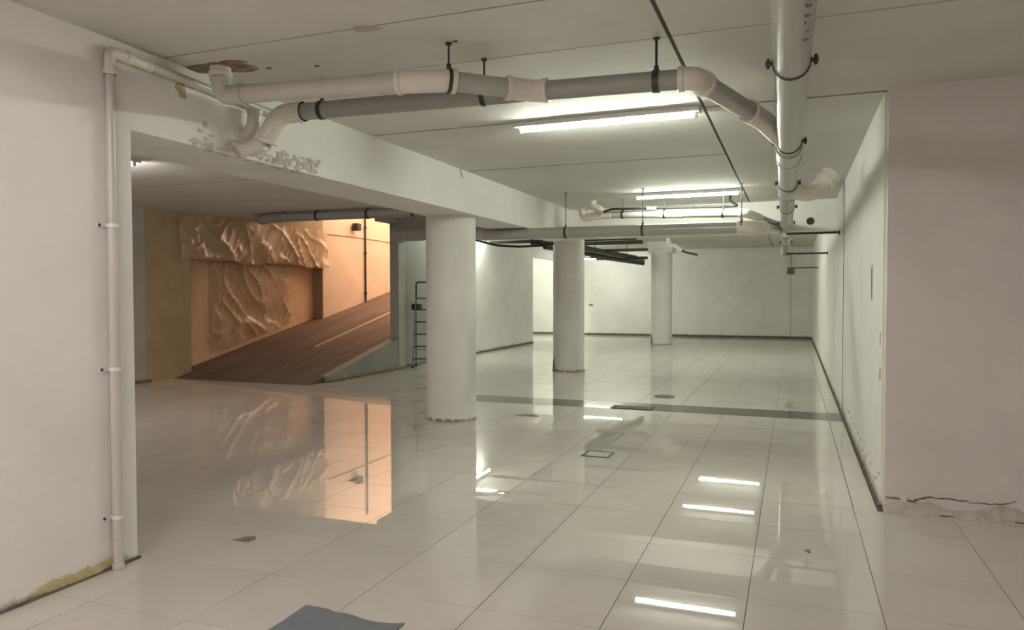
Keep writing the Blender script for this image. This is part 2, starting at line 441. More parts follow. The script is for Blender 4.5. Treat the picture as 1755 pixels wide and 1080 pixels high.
rm = BM(); ys = [RY0-.02, 14, 18, 20.95]
for x0, x1 in ((-10.7, XW-.05),):
    t0 = [rm.verts.new((x0, y, rz(y)+.001)) for y in ys]; t1 = [rm.verts.new((x1, y-(.0 if k else .0), rz(y)+.001)) for k, y in enumerate(ys)]
    b0 = [rm.verts.new((x0, y, rz(y)-.25)) for y in ys]; b1 = [rm.verts.new((x1, y, rz(y)-.25)) for y in ys]
    for k in range(3):
        rm.faces.new((t0[k], t1[k], t1[k+1], t0[k+1])); rm.faces.new((b0[k], b0[k+1], b1[k+1], b1[k]))
        rm.faces.new((t0[k], t0[k+1], b0[k+1], b0[k])); rm.faces.new((t1[k], b1[k], b1[k+1], t1[k+1]))
    rm.faces.new((t0[0], b0[0], b1[0], t1[0])); rm.faces.new((t0[3], t1[3], b1[3], b0[3]))
ramp = structure('floor_ramp', rm, 'ramp', 'brown brushed concrete ramp climbing to the daylight')
ln = BM(); y0, y1 = 12.2, 20.9
vs = [ln.verts.new((x, y, rz(y)+h)) for y in (y0, y1) for x, h in ((-8.93, .001), (-8.91, .012), (-8.86, .012), (-8.84, .001))]
for k in range(3): ln.faces.new((vs[k], vs[k+1], vs[k+5], vs[k+4]))
obj('joint_line', ln, 'ramp_line', ramp, smooth=False)['label'] = 'pale raised joint running up the ramp'

# ------------------------------------------------------------------ ceilings as panels, beams
ceil = structure('ceiling', box(BM(), -4.0, 2.6, -5.2, 12.4, H+.005, H+.2), 'slab')
def panel(x0, x1, y0, y1, z=H, parent=ceil):
    obj('ceiling_panel', box(BM(), x0, x1, y0, y1, z, z+.008, .002), 'ceiling', parent, smooth=False)
def panels(x0, x1, ys, z=H, parent=ceil):
    # ys: (place of a joint, width of the joint)
    for (a, ga), (b, gb) in zip(ys, ys[1:]): panel(x0, x1, a+ga/2, b-gb/2, z, parent)
panels(-3.6, -.648, ((-5.2, 0), (-2.4, .01), (.6, .01), (3.34, .014), (4.05, .012), (5.63, .03), (7.65, .045), (11.9, 0)))
panels(-.626, 2.6, ((-5.2, 0), (-2.4, .01), (.6, .01), (4.05, .014), (5.68, .04), (11.9, 0)))
HB = 2.985
bay = structure('ceiling_bay', box(BM(), -10.6, -4.0, 2.0, 12.3, HB+.005, HB+.2), 'slab')
panels(-10.6, -4.0, ((2.0, 0), (4.9, .02), (7.75, .045), (10.1, .02), (12.3, 0)), HB, bay)
HF = 3.03
fb = BM(); box(fb, XW-.2, XR+.25, 12.2, 26.3, HF+.005, HF+.2); box(fb, -9.75, XW-.2, 21.0, 26.3, HF+.005, HF+.2)
far = structure('ceiling_far', fb, 'slab')
panels(-9.75, XW-.22, ((21.02, 0), (23.6, .02), (26.3, 0)), HF, far)
for x0, x1 in ((XW-.2, -4.01), (-3.99, -.65), (-.63, XR+.25)):
    panels(x0, x1, ((12.2, 0), (15.0, .02), (18.6, .02), (22.2, .02), (26.3, 0)), HF, far)
structure('ceiling_ramp_shade', box(BM(), -10.9, XW+.1, 12.3, 14.3, 4.0, 4.2), 'tan')  # unseen roof, its length set to hold daylight off the bulkhead
beam = structure('beam_long', box(BM(), -4.05, XL, 3.10, 12.3, 2.42, 3.1), 'wall', 'deep white beam running over the round columns')
structure('beam_cross', box(BM(), XL-.01, XR+.02, 11.8, 12.3, 2.43, HF+.05), 'wall', 'white cross beam between the long beam and the right wall')
structure('beam_ramp', box(BM(), XW-.14, -3.9, 12.88, 13.3, 2.58, HF+.05), 'grey_wall', 'grey cross beam between the ramp wall and the middle column')
structure('beam_bay_end', box(BM(), -10.6, XW+.06, 12.22, 12.32, HB+.004, 4.3), 'grey_wall')
structure('wall_above_kerb', box(BM(), XW-.14, XW, 12.3, 12.9, 2.9, 4.3), 'grey_wall')
# torn plaster on the lower edge of the long beam
tp = BM()
rnd = random.Random(3)
for k in range(80):
    y = rnd.uniform(3.55, 4.85); z = 2.435+abs(rnd.gauss(0, .05))
    patch(tp, (XL, y, z), rnd.uniform(.012, .05), rnd.uniform(.008, .025), rnd.uniform(.004, .011), 'x', k, 10)
for k in range(16):
    patch(tp, (XL-rnd.uniform(.0, .06), rnd.uniform(3.6, 4.7), 2.42), rnd.uniform(.015, .03), rnd.uniform(.02, .05), rnd.uniform(.003, .008), 'z', 90+k, 9, sign=-1)
obj('rough_plaster', tp, 'rough_plaster', beam, smooth=False)['label'] = 'lumpy torn plaster along the lower edge of the beam'
obj('crack', sweep(BM(), [(XL+.001, 7.45, 2.889), (XL+.003, 7.48, 2.84), (XL+.002, 7.52, 2.80)], .005, 6), 'gap', beam)
obj('stain', patch(BM(), (XL, 3.47, 2.74), .045, .05, .002, 'x', 5), 'yellow', beam)['label'] = 'small olive stain on the beam'
# broken plaster and stains on the ceiling
br = BM(); patch(br, (-3.27, 3.60, H), .19, .13, .012, 'z', 21, 26, .5, -1)
obj('broken_plaster', br, 'brown', ceil)['label'] = 'broken brown plaster around the pipe outlet'
obj('stain', patch(BM(), (-2.1, 3.36, H), .085, .045, .002, 'z', 22, 20, .3, -1), 'stain', ceil)['label'] = 'small brown damp stain'
for x, y in ((-3.02, 3.72), (-2.72, 3.79), (-1.75, 3.70), (-2.95, 4.02)):
    obj('fixing_hole', patch(BM(), (x, y, H), .02, .014, .004, 'z', int(x*100) % 97, 10, .3, -1), 'slab', ceil)
# dark joints along the foot of the walls
def base(name, x0, x1, y0, y1, h=.02): structure(name, box(BM(), x0, x1, y0, y1, -.004, h), 'gap')
base('baseboard_right', XR-.014, XR+.01, 5.7, 26.0, .016)
base('baseboard_back', -9.5, XR, YB-.02, YB+.01, .07)
base('baseboard_pillar', XR+.01, 2.4, 5.575-.02, 5.58, .02)
base('baseboard_inner_left', XW-.01, XW+.02, 13.1, 21.1, .05)
base('baseboard_kerb', XW+.04, XW+.065, 10.5, 13.1, .025)
base('baseboard_left_pillar', XL-.01, XL+.012, 1.0, 3.115, .012)
base('baseboard_bay', XT+.02, XT+.05, 2.2, 9.5, .05)
pj = BM(); box(pj, XR-.004, XR+.01, 9.98, 10.03, 0, H)
structure('trim_1', pj, 'gap', 'dark expansion joint running up the right wall')
# crumbling mortar along the foot of the right pillar
mo = BM(); n = 26; rnd = random.Random(5); rows = []
for k in range(n+1):
    x = XR+.004+1.8*k/n; h = .085+.03*math.sin(k*.8)+rnd.uniform(-.02, .02); d = .012+rnd.uniform(0, .012)
    rows.append([mo.verts.new(p) for p in ((x, 5.578, 0), (x, 5.575-d-.008, 0), (x, 5.575-d, h*.7), (x, 5.578, h))])
for a, b in zip(rows, rows[1:]):
    for j in range(3): mo.faces.new((a[j], b[j], b[j+1], a[j+1]))
bmesh.ops.recalc_face_normals(mo, faces=mo.faces[:])
structure('trim_2', mo, M['rough_plaster'], 'cracked mortar skirting at the foot of the right pillar')
cr = BM(); rnd = random.Random(9)
cx_ = XR+.02
while cx_ < 2.3:
    L = rnd.uniform(.06, .3); n = max(3, int(L/.03)); z = .115+rnd.uniform(-.02, .02); dz = rnd.uniform(-.03, .03); wd = rnd.uniform(.002, .008)
    sweep(cr, [(cx_+L*k/n, 5.566, z+dz*k/n+rnd.uniform(-.004, .004)) for k in range(n+1)], [wd*rnd.uniform(.4, 1.3) for _ in range(n+1)], 6)
    cx_ += L+rnd.choice((.0, .02, .12))
structure('trim_3', cr, 'gap', 'dark crack above the mortar skirting')
ym = BM(); rnd = random.Random(12)
for k in range(9): patch(ym, (XL, 2.55+k*.05, .03+.01*rnd.random()), .05, .03, .012, 'x', 60+k, 10)
structure('trim_4', ym, 'yellow', 'yellowed mortar at the foot of the left pillar')

# ------------------------------------------------------------------ round columns
def column(x, y, r, top, label, patches=()):
    t = thing('round_column', label, 'column', (x, y, 0), 'round columns down the hall')
    obj('shaft', sweep(BM(), [(x, y, .0), (x, y, .3), (x, y, top)], r, 48), 'column', t)
    bm = BM(); rnd = random.Random(int(x*77)); n = 56; ra = []; rb = []
    for k in range(n):
        a = 2*PI*k/n; q = rnd.uniform(.004, .022); h = rnd.uniform(.012, .035)
        ra.append(bm.verts.new((x+math.cos(a)*(r+q), y+math.sin(a)*(r+q), 0))); rb.append(bm.verts.new((x+math.cos(a)*(r-.004), y+math.sin(a)*(r-.004), h)))
    for k in range(n): bm.faces.new((ra[k], ra[(k+1) % n], rb[(k+1) % n], rb[k]))
    obj('mortar_ring', bm, 'dirt_base', t, smooth=False)['label'] = 'dirty broken mortar round the foot'
    return t
c1 = column(-3.86, 8.02, .300, 2.43, 'thick white round column nearest the camera, under the deep beam')
c2 = column(-4.10, 13.80, .305, HF, 'middle white round column, standing behind the dark floor strip')
c3 = column(-3.66, 21.98, .305, 2.73, 'farthest white round column, under a square cap near the back wall')
obj('cap', box(BM(), -4.02, -3.30, 21.62, 22.34, 2.70, HF), 'column', c3, smooth=False)
def wrapped_patch(c, x, y, r, seed, hmax, a0, a1, n=9):
    # an irregular tongue of broken plaster wrapped round the foot of a column
    rnd = random.Random(seed); bm = BM(); rows = []
    for k in range(n+1):
        a = a0+(a1-a0)*k/n; h = hmax*math.sin(PI*(k+.4)/(n+.8))**.8*rnd.uniform(.7, 1)
        rows.append([bm.verts.new((x+math.cos(a)*q, y+math.sin(a)*q, z)) for q, z in ((r-.002, .002), (r+.012, .002), (r+.010, h*.9), (r-.002, h))])
    for p, q in zip(rows, rows[1:]):
        for j in range(3): bm.faces.new((p[j], q[j], q[j+1], p[j+1]))
    bmesh.ops.recalc_face_normals(bm, faces=bm.faces[:])
    return bm
for c, x, y, sd in ((c2, -4.10, 13.80, 1), (c3, -3.66, 21.98, 2)):
    f = math.atan2(-y, -x)
    obj('broken_patch', wrapped_patch(c, x, y, .305, sd, .30, f-1.45, f-1.0), 'debris', c, smooth=False)['label'] = 'dark broken plaster low on the column'
for c, x, y, r, sd in ((c1, -3.86, 8.02, .30, 5), (c2, -4.10, 13.80, .305, 6)):
    f = math.atan2(-y, -x); rnd = random.Random(sd); a = f-1.1
    while a < f+1.2:
        w_ = rnd.uniform(.08, .35)
        obj('mortar_lump', wrapped_patch(c, x, y, r+.006, sd+int(a*50), rnd.uniform(.02, .05), a, a+w_, 5), 'brown' if rnd.random() < .6 else 'dirt_base', c, smooth=False)
        a += w_+rnd.uniform(.0, .2)
# ------------------------------------------------------------------ drain pipe along the hall
def mp(y): return Vector((.024-.0112*y, y, 2.592-.0095*y))
MR = .08
main = thing('main_drain_pipe', 'long thick light-grey drain pipe hung under the ceiling, running away down the hall', 'pipe', (mp(5).x, 5, mp(5).z))
for a, b in ((-3.0, 1.6), (1.6, 5.62), (6.02, 7.42), (8.02, 10.9), (11.3, 14.9)):
    pipe(main, mp(a), mp(b), MR, 'pipe_main')
fitting(main, [mp(5.58), mp(6.04)], MR+.005, 'coupling', 'pipe_main')
fitting(main, [mp(7.38), mp(8.04)], MR+.006, 'coupling', 'pipe_main')
fitting(main, [mp(10.86), mp(11.34)], MR+.006, 'coupling', 'pipe_main')
dm = (mp(6)-mp(5)).normalized()
for y in (1.7, 3.62, 5.42, 7.30, 9.15, 11.0, 12.8, 14.6):
    hanger(main, mp(y), dm, MR, HF if y > 12 else H, side=True, width=.016)
fitting(main, [mp(14.9), mp(15.05), mp(15.2)+Vector((0, 0, -.02)), mp(15.2)+Vector((0, 0, -.22))], MR+.004, 'elbow', 'pipe_grey')
# printed marks on its flank
for k, y in enumerate((2.42, 2.52, 2.60, 2.69, 2.765, 2.86, 2.93, 3.02, 3.12)):
    c = mp(y)
    for q, (t0, t1, w_) in enumerate(((-.47, -.60, .026), (-.62, -.80, .018))):
        if (k+q) % 4 == 3: continue
        vs = []; pm = BM()
        for t, yy in ((t0, y-.012+q*.03), (t0, y+w_-.012+q*.03), (t1, y+w_+q*.03), (t1, y+q*.03)):
            ang = -PI/2-t
            vs.append(pm.verts.new((mp(yy).x+math.cos(ang)*(MR+.0012), yy, mp(yy).z+math.sin(ang)*(MR+.0012))))
        pm.faces.new(vs)
        obj('printed_mark', pm, 'print', main, smooth=False)['label'] = 'faded printed mark on the pipe flank'
# branch rising to the right-hand ceiling
bp0 = mp(7.75)
br_ = [bp0, bp0+Vector((.21, .12, -.035)), bp0+Vector((.38, .20, .12)), bp0+Vector((.44, .21, .39))]
fitting(main, [br_[0], br_[1], br_[2]], .084, 'branch', 'fitting', .16)
fitting(main, [lerp(br_[1], br_[2], .75), br_[2]+Vector((.03, .01, .04))], .094, 'branch_socket', 'fitting')

# ------------------------------------------------------------------ near crossing pipe, cream and grey
PR = .055
P0 = Vector((-3.27, 3.58, H)); P1 = Vector((-3.27, 3.60, 2.715)); P2 = Vector((-1.96, 3.66, 2.685)); P2b = Vector((-1.80, 3.70, 2.68))
P3 = Vector((-1.40, 4.03, 2.665)); P4 = Vector((-.50, 4.05, 2.650)); P5 = Vector((-.10, 5.20, 2.58))
run = thing('crossing_drain_pipe', 'jointed cream and grey drain pipe crossing the ceiling from the beam to the main pipe', 'pipe', tuple(P2b))
fitting(run, [P0+Vector((0, 0, .03)), P0+Vector((0, 0, -.07))], PR+.008, 'outlet')
fitting(run, [P0+Vector((0, 0, -.06)), P1, P1+Vector((.16, .007, -.003))], PR+.004, 'elbow', 'pipe_light', .10)
pipe(run, P1+Vector((.14, .006, -.003)), P2+Vector((-.05, 0, 0)), PR, 'pipe_light')
fitting(run, [P2+Vector((-.13, -.004, .002)), P2b, lerp(P2b, P3, .10)], PR+.008, 'coupling', 'fitting', .2)
pipe(run, lerp(P2b, P3, .06), lerp(P2b, P3, .72), PR, 'pipe_grey')
fitting(run, [lerp(P2b, P3, .66), P3, lerp(P3, P4, .09)], PR+.008, 'junction', 'fitting', .2)
pipe(run, lerp(P3, P4, .07), lerp(P3, P4, .93), PR, 'pipe_dark')
fitting(run, [lerp(P3, P4, .90), P4, lerp(P4, P5, .10)], PR+.008, 'elbow', 'fitting', .12)
pipe(run, lerp(P4, P5, .08), lerp(P4, P5, .62), PR, 'pipe_grey')
fitting(run, [lerp(P4, P5, .58), lerp(P4, P5, .80), mp(5.55)], PR+.009, 'coupling', 'fitting', .2)
hanger(run, lerp(P2b, P3, .02), P3-P2b, PR+.009, width=.02)
hanger(run, lerp(P3, P4, .77), P4-P3, PR, width=.035, rod_r=.007)

G0 = Vector((-3.02, 4.02, 2.690)); G1 = Vector((-1.47, 4.035, 2.667))
gp = thing('grey_drain_pipe', 'dark grey drain pipe hanging behind the cream crossing pipe, coming out of the beam', 'pipe', tuple(G0))
pipe(gp, G0, G1, PR, 'pipe_dark')
fitting(gp, [G0+Vector((.03, 0, 0)), G0+Vector((-.16, .0, .0)), G0+Vector((-.245, -.01, -.13)), G0+Vector((-.26, -.012, -.19))], PR+.010, 'elbow', 'fitting', .16)
fitting(gp, [G0+Vector((-.262, -.012, -.185)), Vector((XL-.02, 4.0, 2.47))], PR-.004, 'outlet', 'fitting', .03)
fitting(gp, [Vector((-3.375, 4.01, 2.735)), Vector((-3.385, 4.01, 2.62)), Vector((XL-.02, 4.02, 2.545))], PR-.008, 'branch', 'pipe_light', .08)
for t in (.11, .84): hanger(gp, lerp(G0, G1, t), G1-G0, PR, width=.028, rod_r=.005 if t < .5 else .006)

# ------------------------------------------------------------------ thin downpipe on the left pillar
DR = .027; DX = XL+.032; DY = 2.945
dn = thing('corner_downpipe', 'thin white downpipe running down the left pillar and along the top of the beam', 'pipe', (DX, DY, 0))
pipe(dn, (DX, DY, .16), (DX, DY, 1.88), DR+.001, 'pipe_light'); pipe(dn, (DX, DY, 1.85), (DX, DY, 2.72), DR-.003, 'pipe_light')
fitting(dn, [(DX, DY, 2.68), (DX, DY, 2.805), (DX, DY+.13, 2.803)], DR+.003, 'elbow', 'fitting', .035, .004)
fitting(dn, [(DX, DY+.10, 2.804), (DX, DY+.27, 2.800)], DR+.002, 'coupling', 'fitting', .03, .004)
pipe(dn, (DX, DY+.25, 2.800), (DX, 4.35, 2.770), DR, 'pipe_light')
fitting(dn, [(DX, DY, .20), (DX, DY, .05), (DX, DY, .0)], DR-.001, 'foot', 'pipe_light', .03, .005)
for z in (1.872, 1.096, .289):
    c = obj('clip', ring_band(BM(), (DX, DY, z), (0, 0, 1), DR+.001, .02, .004), 'lamp_body', dn)
    obj('screw', sweep(BM(), [(XL, DY-.062, z), (XL+.012, DY-.062, z)], .008, 8), 'steel', c)
    obj('lug', box(BM(), XL, XL+.008, DY-.075, DY+.04, z-.010, z+.010), 'lamp_body', c, smooth=False)

# ------------------------------------------------------------------ pipes before the cross beam
LR = .076
L0 = Vector((-4.22, 9.72, 2.345)); L1 = Vector((-.55, 9.72, 2.335)); L2 = Vector((-.40, 9.80, 2.335)); L3 = mp(12.4)+Vector((-.02, 0, -.02))
lo = thing('low_crossing_pipe', 'long grey drain pipe passing under the deep beam, lowest of the far crossing pipes', 'pipe', tuple(L1))
pipe(lo, L0, L1, LR, 'pipe_low')
fitting(lo, [lerp(L0, L1, .965), L1+Vector((.02, 0, 0)), lerp(L2, L3, .12)], LR+.007, 'elbow', 'fitting', .12)
pipe(lo, lerp(L2, L3, .08), lerp(L2, L3, .7), LR-.012, 'pipe_light')
fitting(lo, [lerp(L2, L3, .64), L3], LR-.004, 'coupling', 'fitting')
fitting(lo, [L0+Vector((.1, 0, 0)), L0, L0+Vector((-.10, .06, .03)), L0+Vector((-.14, .09, .20))], LR+.004, 'end_elbow', 'pipe_grey', .1)
for x in (-2.93, -1.87, -.62): hanger(lo, (x, 9.72, 2.338), (1, 0, 0), LR, width=.03)
U0 = Vector((-2.55, 10.75, 2.672)); U1 = Vector((-.60, 10.45, 2.585)); U2 = mp(11.9)+Vector((-.02, 0, .02))
up = thing('upper_crossing_pipe', 'pale pipe with a curled trap at its end, hanging just above the low grey pipe', 'pipe', tuple(U0))
pipe(up, U0, lerp(U0, U1, .40), PR, 'pipe_grey'); fitting(up, [lerp(U0, U1, .39), lerp(U0, U1, .55)], PR+.005, 'coupling', 'fitting')
pipe(up, lerp(U0, U1, .54), lerp(U0, U1, .99), PR, 'pipe_light')
fitting(up, [lerp(U0, U1, .95), U1, lerp(U1, U2, .3)], PR+.005, 'elbow', 'fitting', .1)
pipe(up, lerp(U1, U2, .25), U2, PR-.006, 'pipe_grey')
tr = [U0+Vector((.02, 0, 0)), U0+Vector((-.14, .02, .0)), U0+Vector((-.42, .03, -.03)), U0+Vector((-.44, .03, .10))]
fitting(up, tr, PR+.005, 'trap', 'fitting', .1)
fitting(up, [U0+Vector((-.10, -.02, .01)), U0+Vector((-.16, -.02, .09)), U0+Vector((-.27, -.01, .14)), U0+Vector((-.27, -.01, H-U0.z+.01))], PR, 'riser', 'fitting', .08)
for t in (.10, .42, .84): hanger(up, lerp(U0, U1, t), U1-U0, PR, width=.03)
K = [(-2.62, 10.60, 2.700), (-2.50, 10.60, 2.735), (-.82, 10.55, 2.700), (-.72, 10.55, 2.70), (-.84, 10.72, 2.80), (-.84, 10.76, H)]
bk = thing('black_thin_pipe', 'thin black pipe running over the pale pipe and turning up into the ceiling', 'pipe', K[2])
obj('pipe', sweep(BM(), fillet(K[:4]+K[4:], .03, 4), .018, 10), 'black', bk)
fitting(bk, [(-1.98, 10.59, 2.724), (-1.84, 10.585, 2.721)], .026, 'coupling', 'pipe_dark', .03, .004)
# smaller conduits between the main pipe and the right wall
for i, (y, z, lab) in enumerate(((10.9, 2.325, 'thin grey bar from the main pipe to the right wall, nearest and highest of three'),
                             (14.6, 2.235, 'thin grey bar under the main pipe to the right wall, middle of three'),
                             (20.5, 2.16, 'thin grey bar by the back wall, farthest and lowest of three'))):
    x0 = mp(min(y, 15)).x
    bm = sweep(BM(), [(x0, y, z), (XR, y, z)], .016, 8); sweep(bm, [(XR-.012, y, z), (XR, y, z)], .035, 10)
    tag(obj('support_bar', bm, 'steel', base=(x0, y, z)), lab, 'bar', 'support bars under the main pipe')
cbx = thing('wall_outlet_box', 'small dark box high on the back wall under the main pipe', 'outlet box', (-.10, YB, 2.22))
obj('body', box(BM(), -.2, .02, YB-.10, YB, 2.13, 2.32, .01), 'debris', cbx); obj('stub', sweep(BM(), [(-.09, YB-.05, 2.3), (-.09, YB-.05, 2.78)], .03, 10), 'pipe_grey', cbx)
obj('tail', sweep(BM(), [(-.09, YB-.05, 2.14), (-.09, YB-.05, .04)], .012, 8), 'pipe_light', cbx)
vh = thing('vent_hole', 'round black hole in the cross beam beside the main pipe', 'hole', (.225, 11.8, 2.57))
obj('rim', ring_band(BM(), (.225, 11.797, 2.57), (0, 1, 0), .052, .012, .008), 'pipe_dark', vh); obj('throat', sweep(BM(), [(.225, 11.794, 2.57), (.225, 11.82, 2.57)], .053, 20), 'black', vh)

# large drain pipe over the ramp opening
RP0 = Vector((-8.95, 11.0, 2.895)); RP1 = Vector((-4.0, 11.0, 2.875))
rp = thing('ramp_drain_pipe', 'dark grey drain pipe hung across the top of the ramp opening', 'pipe', tuple(RP0))
pipe(rp, RP0, lerp(RP0, RP1, .64), .082, 'pipe_dark'); pipe(rp, lerp(RP0, RP1, .64), RP1, .082, 'pipe_dark')
fitting(rp, [lerp(RP0, RP1, .06), RP0, RP0+Vector((-.20, -.0, -.04)), RP0+Vector((-.34, .1, .1))], .088, 'elbow', 'pipe_dark', .1)
for t in (.21, .42, .60): hanger(rp, lerp(RP0, RP1, t), (1, 0, 0), .082, top=HB, width=.05)

# bundle of dark pipes and trays behind the middle column
cb = thing('service_pipe_bundle', 'bundle of dark pipes and trays under the ceiling between the middle and far columns', 'pipes', (-5.0, 18.5, 2.6))
for i, (x0, z0, y0, x1, z1, y1, r) in enumerate(((-5.15, 2.62, 15.6, -4.75, 2.56, 22.6, .055), (-5.35, 2.62, 15.2, -4.95, 2.52, 22.6, .05), (-4.95, 2.66, 16.0, -4.55, 2.63, 22.6, .045),
                                              (-5.6, 2.70, 15.8, -4.4, 2.44, 23.0, .05), (-5.0, 2.50, 19.0, -4.45, 2.45, 23.2, .06), (-5.25, 2.56, 15.8, -4.6, 2.50, 22.8, .06), (-4.85, 2.60, 17.0, -4.4, 2.52, 23.0, .05))):
    pipe(cb, (x0, y0, z0), (x1, y1, z1), r, 'black' if i % 2 else 'steel')
for x0, x1, y, z, r in ((-6.2, -3.25, 16.2, 2.72, .03), (-5.9, -3.35, 17.4, 2.72, .045), (-6.4, -3.5, 15.4, 2.66, .03), (-5.6, -3.6, 19.4, 2.66, .04), (-5.4, -3.9, 21.0, 2.52, .04)):
    obj('cross_rail', box(BM(), x0, x1, y-r, y+r, z-r, z+r), 'steel', cb, smooth=False)
for x, y in ((-5.3, 16.2), (-4.6, 16.2), (-5.2, 17.4), (-4.7, 22.0), (-4.5, 17.4)):
    obj('drop_rod', sweep(BM(), [(x, y, 2.6), (x, y, HF)], .012, 6), 'steel', cb)
dc = [(-6.1, 13.5, 2.60), (-5.85, 13.5, 2.55), (-5.5, 13.52, 2.46), (-5.05, 13.55, 2.425), (-4.55, 13.6, 2.44), (-4.2, 13.65, 2.5)]
tag(obj('drooping_cable', sweep(BM(), fillet(dc, .3, 4), .022, 8), 'black', base=dc[0]), 'black cable drooping from the grey beam to the middle column', 'cable')
wp = thing('white_pipe_elbow', 'small white bent pipe under the ceiling beside the farthest column', 'pipe', (-3.1, 20.5, HF))
fitting(wp, [(-3.25, 20.5, HF), (-3.25, 20.5, 2.86), (-3.02, 20.4, 2.80), (-2.86, 20.4, 2.66)], .06, 'elbow', 'fitting', .08)
obj('tail', sweep(BM(), fillet([(-2.9, 20.4, 2.7), (-2.75, 20.4, 2.62), (-2.45, 20.5, 2.55)], .05), .03, 10), 'steel', wp)

# ------------------------------------------------------------------ fluorescent fittings
def light(x0, x1, y, z, label, m='tube', rz_=0., group='fluorescent ceiling lights', cheeks=False):
    t = thing('tube_light', label, 'ceiling light', ((x0+x1)/2, y, z), group)
    obj('body', box(BM(), x0, x1, y-.07, y+.07, z-.040, z, .004), 'lamp_body', t, smooth=False)
    obj('tube', sweep(BM(), [(x0+.04, y, z-.058), (x1-.04, y, z-.058)], .014, 12), m, t)
    for xx in (x0+.03, x1-.03):
        obj('lamp_holder', box(BM(), xx-.012, xx+.012, y-.018, y+.018, z-.076, z-.033, .003), 'lamp_body', t, smooth=False)
    if cheeks:  # added cheeks cut the light off close under the ceiling
        for s in (-1, 1):
            bm = BM(); vs = [bm.verts.new((x, y+s*q, z-h)) for x in (x0, x1) for q, h in ((.08, .005), (.15, .076), (.153, .074), (.083, .002))]
            for k in range(4): bm.faces.new((vs[k], vs[(k+1) % 4], vs[4+(k+1) % 4], vs[4+k]))
            bm.faces.new(vs[:4]); bm.faces.new(vs[4:][::-1]); bmesh.ops.recalc_face_normals(bm, faces=bm.faces[:])
            obj('added_cheek', bm, 'lamp_body', t, smooth=False)
    if rz_: t.rotation_euler.z = rz_
    return t
light(-2.13, -.66, 5.66, H, 'long lit twin tube light nearest the camera, beside the dark ceiling joint', rz_=-.015)
light(-2.09, -.66, 10.25, H, 'lit tube light just before the white cross beam', 'tube')
light(-2.17, -.68, 15.65, HF, 'lit tube light behind the cross beam, seen only mirrored in the floor', 'tube')
light(-2.13, -.68, 18.1, HF, 'second lit tube light behind the cross beam, seen only mirrored in the floor', 'tube')
light(-7.36, -6.02, 15.3, HF, 'lit tube light by the inner left wall, behind the nearest column', 'tube')
light(-6.75, -5.25, 24.0, 2.72, 'lit tube light low before the back wall, behind the middle column', 'tube')
for x, sd in ((-6.55, 'left'), (-5.45, 'right')):
    tag(obj('suspension_rod', sweep(BM(), [(x, 24.0, 2.718), (x, 24.0, HF)], .006, 6), 'steel', base=(x, 24., 2.72)), 'thin rod holding the %s end of the low tube light by the back wall' % sd, 'rod', 'rods of the low tube light')
light(-8.45, -7.05, 22.4, HF, 'lit tube light in the side room just behind the lintel', 'tube', PI/2)
light(-8.45, -7.05, 24.7, HF, 'added tube light brightening the side room, close to the back wall', 'tube', PI/2)  # extra lamp, put in to raise the side room's brightness
light(-8.18, -6.72, 6.07, HB, 'lit tube light in the left bay, its end peeping past the left pillar', 'tube_warm')
light(-2.75, -1.3, .5, H, 'unseen tube light above the hall entrance, with added cheeks shaping its light', 'tube_warm', cheeks=True)  # cheeks added so the pillar top stays darker than its foot
light(-2.4, -.95, -1.6, H, 'added tube light behind the hall entrance, brightening the near hall between light-shaping cheeks', 'tube_warm', cheeks=True)  # extra lamp out of view, put in to lift the near hall
light(-7.9, -6.5, 16.5, HF, 'added tube light brightening the inner left wall, behind the nearest column', 'tube', PI/2)  # extra hidden lamp, put in for the bright spot on the wall
light(-2.1, -.66, -3.6, H, 'lit tube light by the rear wall', 'tube_warm')

# ------------------------------------------------------------------ things on the ramp wall
def film(name, label, y0, y1, z0f, z1, x, seed, ny=90, nz=50, amp=.05, fold=.03, lean=0.):
    bm = BM(); g = []
    for i in range(ny+1):
        y = y0+(y1-y0)*i/ny; row = []
        z0 = z0f(y)
        for j in range(nz+1):
            v = j/nz; z = z0+(z1-z0)*v
            q = noise.noise(Vector((y*1.6+seed, z*2.2, seed)))*amp
            r = 1-abs(noise.noise(Vector((y*2.3+z*1.7+seed, z*.8-y*.6, seed*2))))*2
            q += max(0, r)**3*fold
            r = 1-abs(noise.noise(Vector((y*5.1-z*3.7, z*1.1+y*.7, seed*3))))*2
            q += max(0, r)**4*fold*.6
            q += noise.noise(Vector((y*9, z*7, seed)))*amp*.12
            row.append(bm.verts.new((x+.03+max(-.02, q*(1.15-.6*v))+lean*(1-v), y, z)))
        g.append(row)
    for i in range(ny):
        for j in range(nz): bm.faces.new((g[i][j], g[i+1][j], g[i+1][j+1], g[i][j+1]))
    o = obj(name, bm, 'film', base=(x, y0, z1)); tag(o, label, 'plastic sheet', 'plastic sheets on the tan wall'); return o
film('plastic_sheet', 'wrinkled plastic sheet draped over the tan bulkhead, the upper of two', 10.15, 14.6, lambda y: NZ+.0+.05*math.sin(y*3), 2.975, XT, 3.1, 120, 40, .06, .05)
film('plastic_sheet', 'creased plastic sheet hanging inside the recess, the lower of two', 11.2, 13.6, lambda y: max(.45, rz(y)+.12), 2.12, XT-.27, 8.4, 90, 60, .06, .042)
cn = thing('wall_conduit', 'dark thin pipe standing on the peach-lit wall of the ramp', 'pipe', (XT, 16.3, 1.5))
obj('pipe', sweep(BM(), [(XT+.03, 16.3, rz(16.3)), (XT+.03, 16.3, 4.2)], .024, 10), 'steel', cn)
for z in (1.52, 2.55, 3.2): obj('clip', ring_band(BM(), (XT+.03, 16.3, z), (0, 0, 1), .026, .05, .014, 12), 'steel', cn)
lb = thing('wall_lamp', 'small black lamp high on the peach-lit ramp wall', 'lamp', (XT, 15.75, 3.1))
